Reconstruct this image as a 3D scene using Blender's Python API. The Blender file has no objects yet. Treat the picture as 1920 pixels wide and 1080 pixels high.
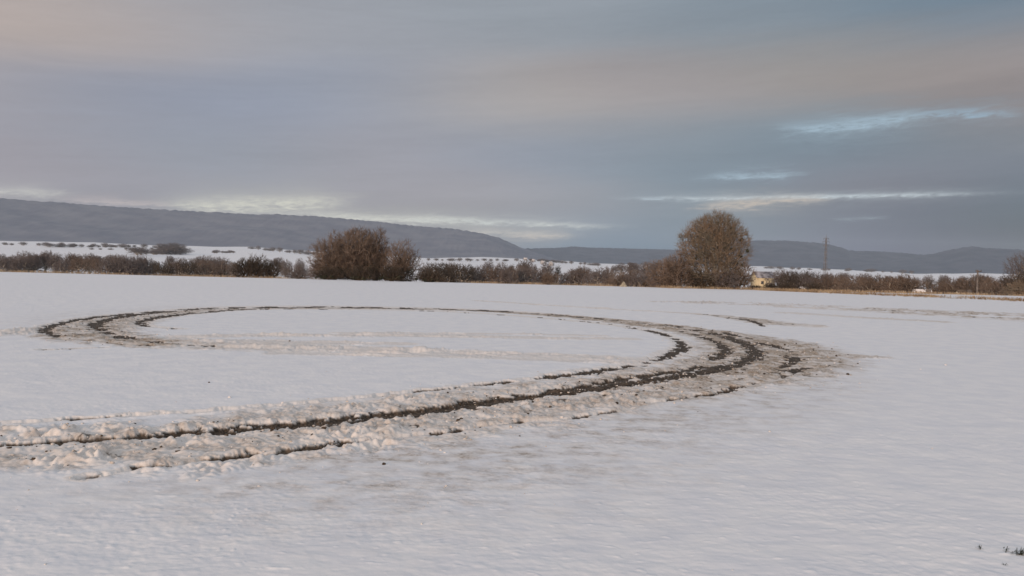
import bpy, math, random
import numpy as np
from mathutils import Vector, Matrix

random.seed(7)
RNG = np.random.default_rng(7)
SC = bpy.context.scene
COL = SC.collection
R = math.radians

# ------------------------------------------------------------------ camera
W, H = 1920.0, 1080.0
FPX = 1507.0                      # focal length in pixels of the 1920 wide frame
CAM_H = 2.0
PITCH = -math.atan(43.0 / FPX)    # the true horizon is a little above the middle
ROLL = R(1.35)
fwd = np.array([0.0, math.cos(PITCH), math.sin(PITCH)])
rgt0 = np.array([1.0, 0.0, 0.0])
up0 = np.cross(rgt0, fwd)
rgt = rgt0 * math.cos(ROLL) + up0 * math.sin(ROLL)
upv = np.cross(rgt, fwd)
cd = bpy.data.cameras.new('camera')
cam = bpy.data.objects.new('camera', cd)
COL.objects.link(cam)
cd.sensor_width = 36.0
cd.lens = 36.0 * FPX / W
cd.clip_start = 0.05
cd.clip_end = 30000.0
m3 = Matrix((tuple(rgt), tuple(upv), tuple(-fwd))).transposed()
cam.matrix_world = Matrix.Translation((0, 0, CAM_H)) @ m3.to_4x4()
SC.camera = cam

def ray(px, py):
    d = fwd + rgt * ((px - W / 2) / FPX) + upv * ((H / 2 - py) / FPX)
    return d / np.linalg.norm(d)

def horizon(px):                  # picture row of the true horizon at a column
    X = (px - W / 2) / FPX
    Y = -(fwd[2] + rgt[2] * X) / upv[2]
    return H / 2 - Y * FPX

def azel(px, py):
    d = ray(px, py)
    return math.degrees(math.atan2(d[0], d[1])), math.degrees(math.asin(d[2]))

# ------------------------------------------------------------------ light
SUN_EL, SUN_AZ = 9.0, 205.0       # degrees; azimuth clockwise from the view direction (+Y): behind, a little left
SKY_STRENGTH = 0.1
AIR = 0.00005                      # density of the haze
sd = bpy.data.lights.new('sun', 'SUN')
sd.energy = 2.6
sd.angle = R(12.0)
sd.color = (1.0, 0.70, 0.50)
sun = bpy.data.objects.new('sun', sd)
COL.objects.link(sun)
sv = Vector((math.sin(R(SUN_AZ)) * math.cos(R(SUN_EL)), math.cos(R(SUN_AZ)) * math.cos(R(SUN_EL)), math.sin(R(SUN_EL))))
sun.rotation_euler = sv.to_track_quat('Z', 'Y').to_euler()

SC.view_settings.view_transform = 'Standard'
SC.view_settings.look = 'None'
SC.view_settings.exposure = 0.0
SC.view_settings.gamma = 1.0
SC.view_settings.use_curve_mapping = False
SC.cycles.volume_bounces = 2
SC.cycles.max_bounces = 6

def lin(r, g, b):
    f = lambda c: (c / 255 / 12.92) if c / 255 <= 0.04045 else ((c / 255 + 0.055) / 1.055) ** 2.4
    return (f(r), f(g), f(b))

world = bpy.data.worlds.new('World')
SC.world = world
world.use_nodes = True
wt = world.node_tree
wt.nodes.clear()

class X:
    """a little arithmetic on sockets"""
    t = wt
    def __init__(s, sock): s.s = sock
    @staticmethod
    def m(op, *a):
        n = X.t.nodes.new('ShaderNodeMath'); n.operation = op
        for i, v in enumerate(a):
            if isinstance(v, X): X.t.links.new(v.s, n.inputs[i])
            else: n.inputs[i].default_value = v
        return X(n.outputs[0])
    def __add__(s, o): return X.m('ADD', s, o)
    def __sub__(s, o): return X.m('SUBTRACT', s, o)
    def __mul__(s, o): return X.m('MULTIPLY', s, o)
    def __truediv__(s, o): return X.m('DIVIDE', s, o)
    __radd__ = __add__; __rmul__ = __mul__

def vscale(color, fac):
    n = X.t.nodes.new('ShaderNodeVectorMath'); n.operation = 'SCALE'
    if isinstance(color, X): X.t.links.new(color.s, n.inputs[0])
    else: n.inputs[0].default_value = color
    if isinstance(fac, X): X.t.links.new(fac.s, n.inputs['Scale'])
    else: n.inputs['Scale'].default_value = fac
    return X(n.outputs[0])
def vadd(a, b):
    n = X.t.nodes.new('ShaderNodeVectorMath'); n.operation = 'ADD'
    X.t.links.new(a.s, n.inputs[0]); X.t.links.new(b.s, n.inputs[1])
    return X(n.outputs[0])
def vmix(a, b, f):
    n = X.t.nodes.new('ShaderNodeMix'); n.data_type = 'RGBA'
    for v, k in ((f, 0), (a, 6), (b, 7)):
        if isinstance(v, X): X.t.links.new(v.s, n.inputs[k])
        else: n.inputs[k].default_value = v if k == 0 else (*v, 1)
    return X(n.outputs[2])
def combine(x, y, z):
    n = X.t.nodes.new('ShaderNodeCombineXYZ')
    for i, v in enumerate((x, y, z)):
        if isinstance(v, X): X.t.links.new(v.s, n.inputs[i])
        else: n.inputs[i].default_value = v
    return X(n.outputs[0])
def noise(vec, scale, detail=4.0, rough=0.5, dist=0.0):
    n = X.t.nodes.new('ShaderNodeTexNoise')
    X.t.links.new(vec.s, n.inputs['Vector'])
    n.inputs['Scale'].default_value = scale; n.inputs['Detail'].default_value = detail
    n.inputs['Roughness'].default_value = rough; n.inputs['Distortion'].default_value = dist
    return X(n.outputs[0])
def sstep(x, a, b):
    n = X.t.nodes.new('ShaderNodeMapRange'); n.interpolation_type = 'SMOOTHSTEP'
    X.t.links.new(x.s, n.inputs[0])
    n.inputs[1].default_value = a; n.inputs[2].default_value = b
    return X(n.outputs[0])

tc = wt.nodes.new('ShaderNodeTexCoord')
sep = wt.nodes.new('ShaderNodeSeparateXYZ')
wt.links.new(tc.outputs['Generated'], sep.inputs[0])
dx, dy, dz = X(sep.outputs[0]), X(sep.outputs[1]), X(sep.outputs[2])
U = X.m('ARCTAN2', dx, dy) * (180 / math.pi)            # azimuth, degrees
V = X.m('ARCSINE', dz) * (180 / math.pi)                # elevation, degrees
# cloud sheet coordinates: where the view ray meets a layer overhead
cz = X.m('MAXIMUM', dz, 0.0) + 0.06
plane = combine(dx / cz * 0.55, dy / cz, 0.0)
warp = noise(plane, 0.55, 5, 0.55, 0.4) - 0.5
fine = noise(combine(U * 0.09 + V * 0.02, V * 0.9 - U * 0.03, 0.0), 1.0, 6, 0.58, 0.6) - 0.5
band = noise(combine(U * 0.03 + 3.1, V * 0.42 - U * 0.035, 0.0), 1.0, 4, 0.5, 0.3) - 0.5
rag = noise(combine(U * 0.34 + V * 0.1, V * 2.3 - U * 0.14, 2.0), 1.0, 6, 0.65, 0.8) - 0.5
rag2 = noise(combine(U * 1.1 + V * 0.5, V * 5.0 - U * 0.45, 5.0), 1.0, 6, 0.65, 0.6) - 0.5
Uw = U + warp * 4.0 + fine * 3.0
Vw = V + warp * 1.2 + fine * 1.1

def through_air(c, py_el):
    """sky colour that looks like c once the haze in front of it is counted"""
    t = math.exp(-AIR * min(9000.0, 318.0 / math.sin(R(max(py_el, .8)))))
    return tuple(max(.03, (v - a * (1 - t)) / t) for v, a in zip(lin(*c), (.22, .23, .25)))

def rbf(points, su, sv):
    ws, cs = None, None
    for px, py, c in points:
        u0, v0 = azel(px, py)
        a = (Uw - u0) * (1 / su); b = (Vw - v0) * (1 / sv)
        w = X.m('EXPONENT', (a * a + b * b) * -1.0)
        col = vscale(through_air(c, v0), w)
        ws = w if ws is None else ws + w
        cs = col if cs is None else vadd(cs, col)
    return cs, ws

SKY_PTS = [(60, 30, (181, 167, 160)),
    (330, 40, (161, 159, 164)),
    (650, 40, (153, 156, 164)),
    (1000, 20, (146, 152, 160)),
    (1400, 40, (129, 141, 152)),
    (1800, 30, (102, 124, 142)),
    (40, 200, (148, 148, 158)),
    (350, 190, (139, 145, 161)),
    (680, 170, (143, 150, 166)),
    (930, 190, (168, 161, 157)),
    (1250, 155, (155, 148, 149)),
    (1550, 120, (149, 143, 138)),
    (1850, 110, (156, 145, 142)),
    (60, 310, (154, 147, 154)),
    (400, 300, (142, 150, 163)),
    (700, 300, (157, 155, 163)),
    (1000, 290, (138, 146, 161)),
    (1300, 270, (136, 142, 150)),
    (1600, 280, (97, 127, 144)),
    (1880, 260, (130, 133, 140)),
    (200, 355, (150, 149, 158)),
    (700, 360, (146, 143, 150)),
    (1050, 380, (159, 155, 159)),
    (1300, 340, (107, 127, 142)),
    (1650, 340, (137, 122, 129)),
    (1880, 350, (94, 112, 129)),
    (200, 420, (118, 121, 129)),
    (760, 440, (137, 138, 142)),
    (1150, 440, (100, 119, 137)),
    (1480, 420, (123, 134, 136)),
    (1850, 420, (39, 94, 93)),
    (-500, 100, (182, 168, 162)),
    (-500, 350, (165, 158, 160)),
    (2450, 100, (128, 136, 146)),
    (2450, 350, (110, 120, 130)),
    (1650, 440, (99, 96, 129)),
    (1890, 450, (39, 39, 39)),
    (1900, 190, (135, 124, 122))]
cs, ws = rbf(SKY_PTS, 8.5, 2.2)
# away from that part of the sky the deck is brighter towards the low sun and the zenith
back = sstep(dy * -1.0 + dz * 0.9, -0.55, 0.9)
deck = vmix(lin(150, 155, 164), (0.562, 0.572, 0.602), back)
EPS = 0.004
cloud = vadd(cs, vscale(deck, EPS))
cloud = vscale(cloud, X.m('DIVIDE', 1.0, ws + EPS))
cloud = vscale(cloud, 1.0 + band * 0.24 + fine * 0.12 + warp * 0.06 + rag * 0.10 + rag2 * 0.05)

def streak(px0, py0, px1, py1, thick, soft=1.0):
    """a long break between two points of the sky, thick in degrees"""
    u0, v0 = azel(px0, py0); u1, v1 = azel(px1, py1)
    uc, vc = (u0 + u1) / 2, (v0 + v1) / 2
    half = abs(u1 - u0) / 2; sl = (v1 - v0) / (u1 - u0)
    a = (U + fine * 5.0 + rag * 2.0 - uc) * (1 / half)
    b = (V + fine * 0.75 * soft + rag * 0.95 * soft + rag2 * 0.42 * soft - vc - (U - uc) * sl) * (1 / thick)
    a2 = a * a
    return X.m('EXPONENT', (a2 * a2 + b * b) * -1.0)

GAPS = [   # from, to, half thickness in degrees, colour, strength, raggedness
    (1465, 243, 1735, 218, 0.36, (158, 179, 194), 1.0, 1.4), (1720, 214, 1930, 206, 0.20, (150, 175, 194), .7, 1.2),
    (1330, 331, 1490, 326, 0.16, (154, 173, 187), .9, 1.2), (1230, 372, 1800, 364, 0.14, (184, 194, 200), 1.0, .5),
    (1330, 384, 1520, 376, 0.24, (190, 178, 166), .85, .8), (1200, 373, 1240, 372, 0.1, (168, 182, 192), .7, .6),
    (320, 384, 640, 380, 0.45, (198, 197, 186), 1.0, .9), (560, 402, 900, 416, 0.26, (196, 196, 188), 1.0, .7),
    (780, 410, 1120, 424, 0.20, (186, 190, 188), .95, .7), (860, 432, 1060, 442, 0.2, (180, 176, 170), .8, .8),
    (-80, 358, 110, 364, 0.24, (188, 187, 183), .9, .8), (120, 372, 320, 384, 0.16, (182, 172, 172), .7, .8),
    (960, 443, 1060, 442, 0.14, (180, 172, 165), .6, .6), (1560, 412, 1640, 410, 0.07, (140, 152, 162), .6, .5),
]
for g in GAPS:
    veil = streak(g[0], g[1], g[2], g[3], g[4] * 2.8, soft=g[7] * 1.6) * (g[6] * 0.22)
    cloud = vmix(cloud, through_air(g[5], azel(g[0], g[1])[1]), veil)
    k = X.m('MINIMUM', streak(*g[:5], soft=g[7]) * X.m('MAXIMUM', g[6] * (rag2 * 2.6 + rag * 1.2 + 0.66), 0.0), 1.0)
    cloud = vmix(cloud, through_air(g[5], azel(g[0], g[1])[1]), k)

nish = wt.nodes.new('ShaderNodeTexSky')
nish.sky_type = 'NISHITA'
nish.sun_disc = False
nish.sun_elevation = R(SUN_EL)
nish.sun_rotation = R(SUN_AZ)
cover = 0.96
mixed = vmix(X(nish.outputs[0]), vscale(cloud, 1 / SKY_STRENGTH), cover)
bg = wt.nodes.new('ShaderNodeBackground')
bg.inputs['Strength'].default_value = SKY_STRENGTH
wt.links.new(mixed.s, bg.inputs['Color'])
wo = wt.nodes.new('ShaderNodeOutputWorld')
wt.links.new(bg.outputs[0], wo.inputs['Surface'])

# ------------------------------------------------------------------ noise in numpy
def hsh(ix, iy, seed):
    h = (ix.astype(np.int64) * 374761393 + iy.astype(np.int64) * 668265263 + seed * 1274126177) & 0xFFFFFFFF
    h = ((h ^ (h >> 13)) * 1274126177) & 0xFFFFFFFF
    h = ((h ^ (h >> 16)) * 2246822519) & 0xFFFFFFFF
    return (h ^ (h >> 15)) & 0xFFFF
def perlin(x, y, seed=0):
    x0 = np.floor(x); y0 = np.floor(y)
    fx = x - x0; fy = y - y0
    u = fx * fx * fx * (fx * (fx * 6 - 15) + 10); v = fy * fy * fy * (fy * (fy * 6 - 15) + 10)
    def g(i, j):
        a = hsh(x0 + i, y0 + j, seed) * (2 * math.pi / 65536)
        return np.cos(a) * (fx - i) + np.sin(a) * (fy - j)
    n00, n10, n01, n11 = g(0, 0), g(1, 0), g(0, 1), g(1, 1)
    return ((n00 * (1 - u) + n10 * u) * (1 - v) + (n01 * (1 - u) + n11 * u) * v) * 1.5
def fbm(x, y, octs=4, seed=0, gain=0.5):
    s = 0; a = 1.0
    for o in range(octs):
        s = s + a * perlin(x * 2 ** o + o * 17.3, y * 2 ** o - o * 9.1, seed + o); a *= gain
    return s
def ss(x, a, b):
    t = np.clip((x - a) / (b - a), 0, 1)
    return t * t * (3 - 2 * t)

# ------------------------------------------------------------------ the lie of the land
BASE_X = [-700, -400, 0, 180, 290, 340, 480, 590, 800, 960, 1000, 1100, 1260, 1410, 1620, 1710, 1830, 1920, 2300, 2700]
BASE_Y = [440, 446, 452, 455, 460, 461, 463, 472, 484, 484, 485, 493, 499, 499, 508, 513, 513, 515, 521, 530]
FOOT_X = [-3000, 930, 1160, 5000]
FOOT_D = [3500, 3500, 5400, 5400]
def az_to_px(az):                 # column where a compass direction crosses the horizon (azimuth in radians)
    return W / 2 + FPX * np.tan(np.clip(az, -1.2, 1.2))
def foot(az):
    px = az_to_px(az)
    D = np.interp(px, FOOT_X, FOOT_D)
    ca = np.maximum(np.cos(az), .3)
    e = (np.vectorize(horizon)(px) - np.interp(px, BASE_X, BASE_Y)) / FPX if np.ndim(px) else (horizon(float(px)) - np.interp(px, BASE_X, BASE_Y)) / FPX
    front = 1 - ss(np.abs(az), 0.9, 1.25)
    return D, (2.0 + e * D * ca) * front - 3.2 * (1 - front)
AZ_T = np.linspace(-math.pi, math.pi, 1441)
_D, _Z = foot(AZ_T)
def terrain(x, y):
    x = np.asarray(x, float); y = np.asarray(y, float)
    d = np.hypot(x, y); az = np.arctan2(x, y)
    dep = d * np.maximum(np.cos(az), .7)
    z = -3.2 * ss(dep, 80, 170)
    D = np.interp(az, AZ_T, _D); zb = np.interp(az, AZ_T, _Z)
    t = np.clip((d - 600) / (D - 600), 0, 1) ** 1.25
    z = z + (zb + 3.2) * t
    z = z + (fbm(x / 260, y / 260, 2, 5) * 5.0 * ss(d, 400, 1200))
    z = z + fbm(x / 22, y / 22, 2, 3) * 0.05 * (1 - ss(d, 50, 90))
    return z
def hit(px, py):                  # where a line of sight meets the land
    r = ray(px, py)
    ts = np.geomspace(2.0, 6000, 4000)
    z = CAM_H + r[2] * ts - terrain(r[0] * ts, r[1] * ts)
    k = np.argmax(z < 0)
    if z[k] >= 0: k = len(ts) - 1
    if k > 0:
        a, b = z[k - 1], z[k]; t = ts[k - 1] + (ts[k] - ts[k - 1]) * (a / (a - b) if a > b else 0)
    else: t = ts[0]
    return np.array([r[0] * t, r[1] * t])
def at(px, dist):                 # a spot on the land in a compass direction
    r = ray(px, horizon(px))
    h = r[:2] / r[1] * dist
    return Vector((h[0], h[1], float(terrain(h[0], h[1]))))
def flat(px, py):                 # on the level field
    r = ray(px, py); t = CAM_H / -r[2]
    return np.array([r[0] * t, r[1] * t])

# ------------------------------------------------------------------ materials
def mat(name, rough=0.9):
    m = bpy.data.materials.new(name); m.use_nodes = True
    b = m.node_tree.nodes['Principled BSDF']
    b.inputs['Roughness'].default_value = rough
    b.inputs['Specular IOR Level'].default_value = 0.2
    return m, b
def noisy(name, c0, c1, scale, rough=0.9, detail=4, bump=0.0, coord='Object', spread=(0.35, 0.65)):
    m, b = mat(name, rough)
    X.t = m.node_tree
    t = X.t.nodes.new('ShaderNodeTexCoord')
    n = noise(X(t.outputs[coord]), scale, detail)
    f = sstep(n, *spread)
    X.t.links.new(vmix(c0, c1, f).s, b.inputs['Base Color'])
    if bump:
        bn = X.t.nodes.new('ShaderNodeBump'); bn.inputs['Strength'].default_value = 0.6
        bn.inputs['Distance'].default_value = bump
        X.t.links.new(n.s, bn.inputs['Height']); X.t.links.new(bn.outputs[0], b.inputs['Normal'])
    return m

SNOW = (0.80, 0.80, 0.82)
def ground_material():
    m, b = mat('snow_and_mud', 0.75)
    X.t = m.node_tree
    at_ = X.t.nodes.new('ShaderNodeAttribute'); at_.attribute_name = 'soil'
    sp = X.t.nodes.new('ShaderNodeSeparateXYZ'); X.t.links.new(at_.outputs['Vector'], sp.inputs[0])
    mud, dirt, churn = X(sp.outputs[0]), X(sp.outputs[1]), X(sp.outputs[2])
    t = X.t.nodes.new('ShaderNodeTexCoord'); P = X(t.outputs['Object'])
    n1 = noise(P, 9.0, 5, 0.6); n2 = noise(P, 2.2, 3, 0.5); n4 = noise(P, 30.0, 3, 0.6)
    snow = vmix((0.77, 0.785, 0.825), (0.83, 0.835, 0.855), sstep(n2, 0.35, 0.65))
    snow = vmix(snow, (0.735, 0.67, 0.605), X.m('MINIMUM', churn * (0.1 + n1 * 0.5 + n4 * 0.35), 0.75))
    dirty = vmix((0.48, 0.41, 0.34), (0.27, 0.205, 0.15), sstep(n1 * 0.6 + n4 * 0.4, 0.42, 0.6))
    c = vmix(snow, dirty, X.m('MINIMUM', dirt * (0.25 + n1 * 0.8 + n4 * 0.7), 0.95))
    soil = vmix((0.032, 0.024, 0.017), (0.15, 0.112, 0.082), sstep(n1 * 0.5 + n4 * 0.5, 0.40, 0.68))
    c = vmix(c, soil, sstep(mud + (n1 - 0.5) * 0.6 + (n4 - 0.5) * 0.35, 0.12, 0.82))
    X.t.links.new(c.s, b.inputs['Base Color'])
    bn = X.t.nodes.new('ShaderNodeBump'); bn.inputs['Strength'].default_value = 0.5
    bn.inputs['Distance'].default_value = 0.005
    n3 = noise(P, 16.0, 4, 0.6)
    X.t.links.new(n3.s, bn.inputs['Height']); X.t.links.new(bn.outputs[0], b.inputs['Normal'])
    return m
M_GROUND = ground_material()
M_HILL = noisy('wooded_hill', (0.125, 0.136, 0.176), (0.170, 0.180, 0.215), 0.009, detail=10, spread=(0.33, 0.7))
M_HILLFAR = noisy('far_wooded_hill', (0.025, 0.034, 0.058), (0.055, 0.064, 0.092), 0.009, detail=10, spread=(0.33, 0.7))
M_SNOWCLOD = noisy('snow_clod', (0.70, 0.675, 0.66), (0.46, 0.38, 0.30), 6.0, 0.8, bump=0.01, spread=(0.42, 0.68))
M_SOIL = noisy('soil_clod', (0.035, 0.026, 0.02), (0.10, 0.075, 0.055), 20.0, 0.95, bump=0.005)
M_BARK = noisy('bark', (0.32, 0.275, 0.225), (0.46, 0.41, 0.345), 3.0)
M_TWIG = noisy('brown_twig', (0.125, 0.092, 0.070), (0.25, 0.188, 0.145), 1.3)
M_TWIGRED = noisy('russet_twig', (0.265, 0.190, 0.128), (0.19, 0.163, 0.122), 0.7)
M_TWIGGREY = noisy('grey_twig', (0.13, 0.108, 0.100), (0.20, 0.170, 0.158), 0.7)
M_TWIGDARK = noisy('dark_twig', (0.055, 0.045, 0.035), (0.10, 0.075, 0.055), 0.9)
M_EVER = noisy('dark_green_leaf', (0.030, 0.034, 0.022), (0.065, 0.062, 0.04), 1.5)
M_GRASS = noisy('dry_grass', (0.24, 0.17, 0.105), (0.42, 0.33, 0.22), 0.6)
M_WEED = noisy('weed_leaf', (0.020, 0.026, 0.016), (0.05, 0.055, 0.035), 30.0)
M_STEEL = noisy('weathered_steel', (0.13, 0.12, 0.115), (0.22, 0.20, 0.19), 0.5, 0.7)
M_WOOD = noisy('weathered_wood', (0.12, 0.10, 0.088), (0.19, 0.165, 0.145), 2.0)
M_YELLOW = noisy('yellow_render', (0.46, 0.385, 0.24), (0.56, 0.475, 0.31), 0.8)
M_CREAM = noisy('cream_render', (0.55, 0.48, 0.36), (0.66, 0.58, 0.45), 0.8)
M_BOARD = noisy('dark_board', (0.075, 0.055, 0.042), (0.14, 0.105, 0.08), 2.0)
M_ROOF = noisy('slate_roof', (0.10, 0.10, 0.115), (0.30, 0.30, 0.33), 0.9)
M_ROOFSNOW = noisy('roof_snow', (0.76, 0.75, 0.77), (0.84, 0.83, 0.84), 1.2)
M_ROOFDIRTY = noisy('patchy_roof_snow', (0.16, 0.13, 0.11), (0.72, 0.69, 0.68), 2.2, spread=(0.40, 0.52))
M_PALE = noisy('grey_render', (0.30, 0.29, 0.29), (0.42, 0.41, 0.40), 0.6)
M_GLASS = noisy('window_glass', (0.04, 0.045, 0.05), (0.07, 0.075, 0.08), 1.0, 0.15)
M_STRAW = noisy('pale_straw', (0.36, 0.32, 0.24), (0.56, 0.52, 0.42), 5.0, bump=0.02)
M_CERAMIC = noisy('insulator', (0.10, 0.09, 0.08), (0.16, 0.14, 0.13), 3.0, 0.4)

# ------------------------------------------------------------------ object helpers
def mesh_np(name, v, f, m, parent=None, smooth=False, attr=None):
    """v: n x 3; f: k x 4 or k x 3 array, or a list of both"""
    fs = f if isinstance(f, list) else [f]
    me = bpy.data.meshes.new(name)
    v = np.asarray(v, np.float32)
    me.vertices.add(len(v)); me.vertices.foreach_set('co', v.ravel())
    loops = np.concatenate([np.asarray(a).ravel() for a in fs]).astype(np.int32)
    sizes = np.concatenate([np.full(len(a), np.asarray(a).shape[1]) for a in fs])
    starts = np.concatenate([[0], np.cumsum(sizes)[:-1]]).astype(np.int32)
    me.loops.add(len(loops)); me.loops.foreach_set('vertex_index', loops)
    me.polygons.add(len(sizes)); me.polygons.foreach_set('loop_start', starts)
    me.update(calc_edges=True)
    if smooth: me.polygons.foreach_set('use_smooth', np.ones(len(sizes), bool))
    if attr is not None:
        a = me.attributes.new('soil', 'FLOAT_VECTOR', 'POINT'); a.data.foreach_set('vector', attr.astype(np.float32).ravel())
    me.validate()
    me.materials.append(m)
    o = bpy.data.objects.new(name, me); COL.objects.link(o)
    if parent: o.parent = parent
    return o
def tag(o, label, cat, group=None):
    o['label'] = label; o['category'] = cat
    if group: o['group'] = group
    return o
def thing(name, label, cat, loc, rotz=0.0, group=None, scale=1.0):
    o = bpy.data.objects.new(name, None); COL.objects.link(o)
    o.empty_display_size = 0.2
    o.location = loc; o.rotation_euler = (0, 0, rotz)
    o.scale = (scale, scale, scale) if np.ndim(scale) == 0 else scale
    return tag(o, label, cat, group)
def dup(root, loc, rotz, scale, label, group=None):
    r = root.copy(); COL.objects.link(r)
    r.location = loc; r.rotation_euler = (0, 0, rotz); r.scale = scale
    r['label'] = label
    if group: r['group'] = group
    elif 'group' in r: del r['group']
    for ch in root.children:
        c = ch.copy(); COL.objects.link(c); c.parent = r
    return r
class MB:
    """boxes, bars and prisms gathered into one part"""
    def __init__(s): s.v = []; s.q = []; s.t = []
    def add(s, v, q=(), t=()):
        n = len(s.v); s.v += [tuple(p) for p in v]
        s.q += [[i + n for i in f] for f in q]; s.t += [[i + n for i in f] for f in t]
    def box(s, c, sz):
        x, y, z = c; a, b, h = (k / 2 for k in sz)
        s.add([(x - a, y - b, z - h), (x + a, y - b, z - h), (x + a, y + b, z - h), (x - a, y + b, z - h),
               (x - a, y - b, z + h), (x + a, y - b, z + h), (x + a, y + b, z + h), (x - a, y + b, z + h)],
              [(0, 3, 2, 1), (4, 5, 6, 7), (0, 1, 5, 4), (1, 2, 6, 5), (2, 3, 7, 6), (3, 0, 4, 7)])
    def bar(s, p, q, r0, r1=None, n=4):
        r1 = r0 if r1 is None else r1
        p = np.array(p, float); q = np.array(q, float); d = q - p; d /= np.linalg.norm(d)
        a = np.cross(d, (0, 0, 1) if abs(d[2]) < .9 else (1, 0, 0)); a /= np.linalg.norm(a); b = np.cross(d, a)
        vs = [p + r0 * (math.cos(k) * a + math.sin(k) * b) for k in np.arange(n) * 2 * math.pi / n + .4] + \
             [q + r1 * (math.cos(k) * a + math.sin(k) * b) for k in np.arange(n) * 2 * math.pi / n + .4]
        s.add(vs + [p, q], [(k, (k + 1) % n, n + (k + 1) % n, n + k) for k in range(n)],
              [(2 * n, (k + 1) % n, k) for k in range(n)] + [(2 * n + 1, n + k, n + (k + 1) % n) for k in range(n)])
    def build(s, name, m, parent=None, smooth=False):
        fs = [np.array(a) for a in (s.q, s.t) if len(a)]
        return mesh_np(name, np.array(s.v), fs, m, parent, smooth)

# ------------------------------------------------------------------ tyre tracks traced as paths on the field
def smooth_path(pts, step=0.35):
    """picture points with extra values -> ground points, resampled on a smooth curve"""
    P = np.array([np.r_[flat(p[0], p[1]), p[2:]] for p in pts], float)
    if len(P) < 3:
        n = max(2, int(np.hypot(*(P[1, :2] - P[0, :2])) / step))
        return P[0] + (P[1] - P[0]) * np.linspace(0, 1, n)[:, None]
    Q = np.vstack([2 * P[0] - P[1], P, 2 * P[-1] - P[-2]]); out = []
    for i in range(1, len(Q) - 2):
        n = max(2, int(np.hypot(*(Q[i + 1, :2] - Q[i, :2])) / step))
        t = np.linspace(0, 1, n, endpoint=False)[:, None]
        a, b, c, d = Q[i - 1], Q[i], Q[i + 1], Q[i + 2]
        out.append(0.5 * (2 * b + (c - a) * t + (2 * a - 5 * b + 4 * c - d) * t * t + (3 * b - a - 3 * c + d) * t ** 3))
    return np.vstack(out + [P[-1:]])

# ruts: x, y, half width (m), bare soil 0..1
RUTS = [
    # main outer rut, all the way round
    [(-60, 838, .10, .3), (30, 833, .12, .6), (110, 828, .14, .8), (200, 823, .16, 1), (330, 813, .22, 1), (500, 801, .27, 1), (650, 786, .30, 1),
     (800, 771, .31, 1), (930, 753, .34, 1), (1060, 738, .30, 1), (1180, 722, .26, .9), (1290, 705, .28, 1), (1360, 690, .30, 1), (1398, 679, .26, .7),
     (1420, 665, .27, 1), (1407, 650, .26, 1), (1372, 636, .26, .9), (1330, 624, .28, .5), (1270, 613, .32, .42), (1200, 605, .35, .42),
     (1120, 597, .38, .42), (1040, 590, .38, .42), (950, 584, .5, .42), (850, 580.5, .6, .45), (700, 577.5, .7, .48), (550, 576.5, .75, .55), (430, 577.5, .7, .65),
     (350, 580.5, .45, .9), (270, 588, .36, .9), (212, 598, .26, .95), (182, 608, .26, 1), (182, 617, .22, .8), (200, 627, .2, .6), (240, 636, .22, .45), (300, 644, .2, .35), (400, 650, .16, .15)],
    # inner rut
    [(-60, 800, .10, .2), (60, 790, .10, .1), (200, 781, .10, .15), (370, 771, .10, .22), (490, 763, .11, .3), (620, 752, .11, .25), (720, 742, .11, .25),
     (830, 731, .12, .3), (910, 722, .13, .4), (1000, 715, .17, .55), (1070, 705, .24, .85), (1150, 694, .22, .85), (1220, 680, .15, .4), (1258, 666, .24, .95),
     (1280, 651, .20, 1), (1270, 638, .16, .7), (1245, 627, .18, .5), (1205, 618, .2, .4), (1150, 609, .2, .3), (1080, 601, .2, .3), (950, 590, .2, .2),
     (800, 583, .2, .2), (600, 580, .2, .25), (460, 580.5, .26, .5), (390, 585, .28, .7), (320, 592, .28, .9), (278, 600, .24, 1), (264, 607, .2, .9), (278, 613, .16, .5), (330, 618, .15, .2)],
    # second strand that hugs the main rut on the bend
    [(1060, 733, .12, .3), (1160, 715, .18, .7), (1230, 704, .22, .85), (1285, 696, .20, .6), (1330, 682, .18, .45), (1352, 668, .22, .8), (1360, 655, .18, 1), (1345, 643, .18, .8),
     (1318, 632, .18, .6), (1280, 622, .18, .4), (1220, 613, .2, .3)],
    # outermost near rut
    [(160, 893, .08, .1), (245, 880, .08, .1), (268, 876, .11, .8), (312, 873, .10, .8), (328, 871, .06, .05), (372, 863, .06, .05), (392, 861, .12, .85), (440, 857, .11, .7), (478, 853, .13, .9), (500, 851, .08, .35),
     (545, 846, .14, .8), (600, 838, .15, .9), (650, 830, .14, .9), (672, 827, .08, .1), (790, 816, .08, .05), (828, 812, .12, .75), (870, 805, .10, .6), (900, 800, .08, .2), (980, 794, .1, .3), (1060, 787, .1, .25), (1150, 774, .1, .15), (1205, 759, .12, .65), (1260, 752, .1, .2),
     (1345, 739, .14, .8), (1370, 732, .14, .6), (1420, 720, .1, .3), (1470, 706, .12, .35), (1500, 692, .14, .6), (1545, 689, .12, .45)],
    # outside arcs on the right
    [(1460, 698, .12, .4), (1475, 684, .18, .6), (1490, 672, .22, .85), (1482, 660, .16, .5), (1456, 650, .22, .85), (1428, 644, .18, .7), (1400, 634, .2, .4), (1350, 622, .2, .3)],
    [(1320, 590, .12, .15), (1370, 597, .15, .5), (1400, 601, .2, .85), (1420, 606, .16, .8), (1430, 612, .12, .4)],
    # outermost rut at the far left
    [(120, 640, .08, .3), (95, 628, .18, .6), (86, 622, .18, .95), (95, 614, .2, 1), (130, 604, .24, .9), (175, 596, .26, .85), (230, 589.5, .28, .8), (300, 583.5, .3, .6), (380, 579, .3, .5)],
    [(70, 658, .08, .5), (130, 656, .08, .5), (200, 653, .06, .3)],
]
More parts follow.
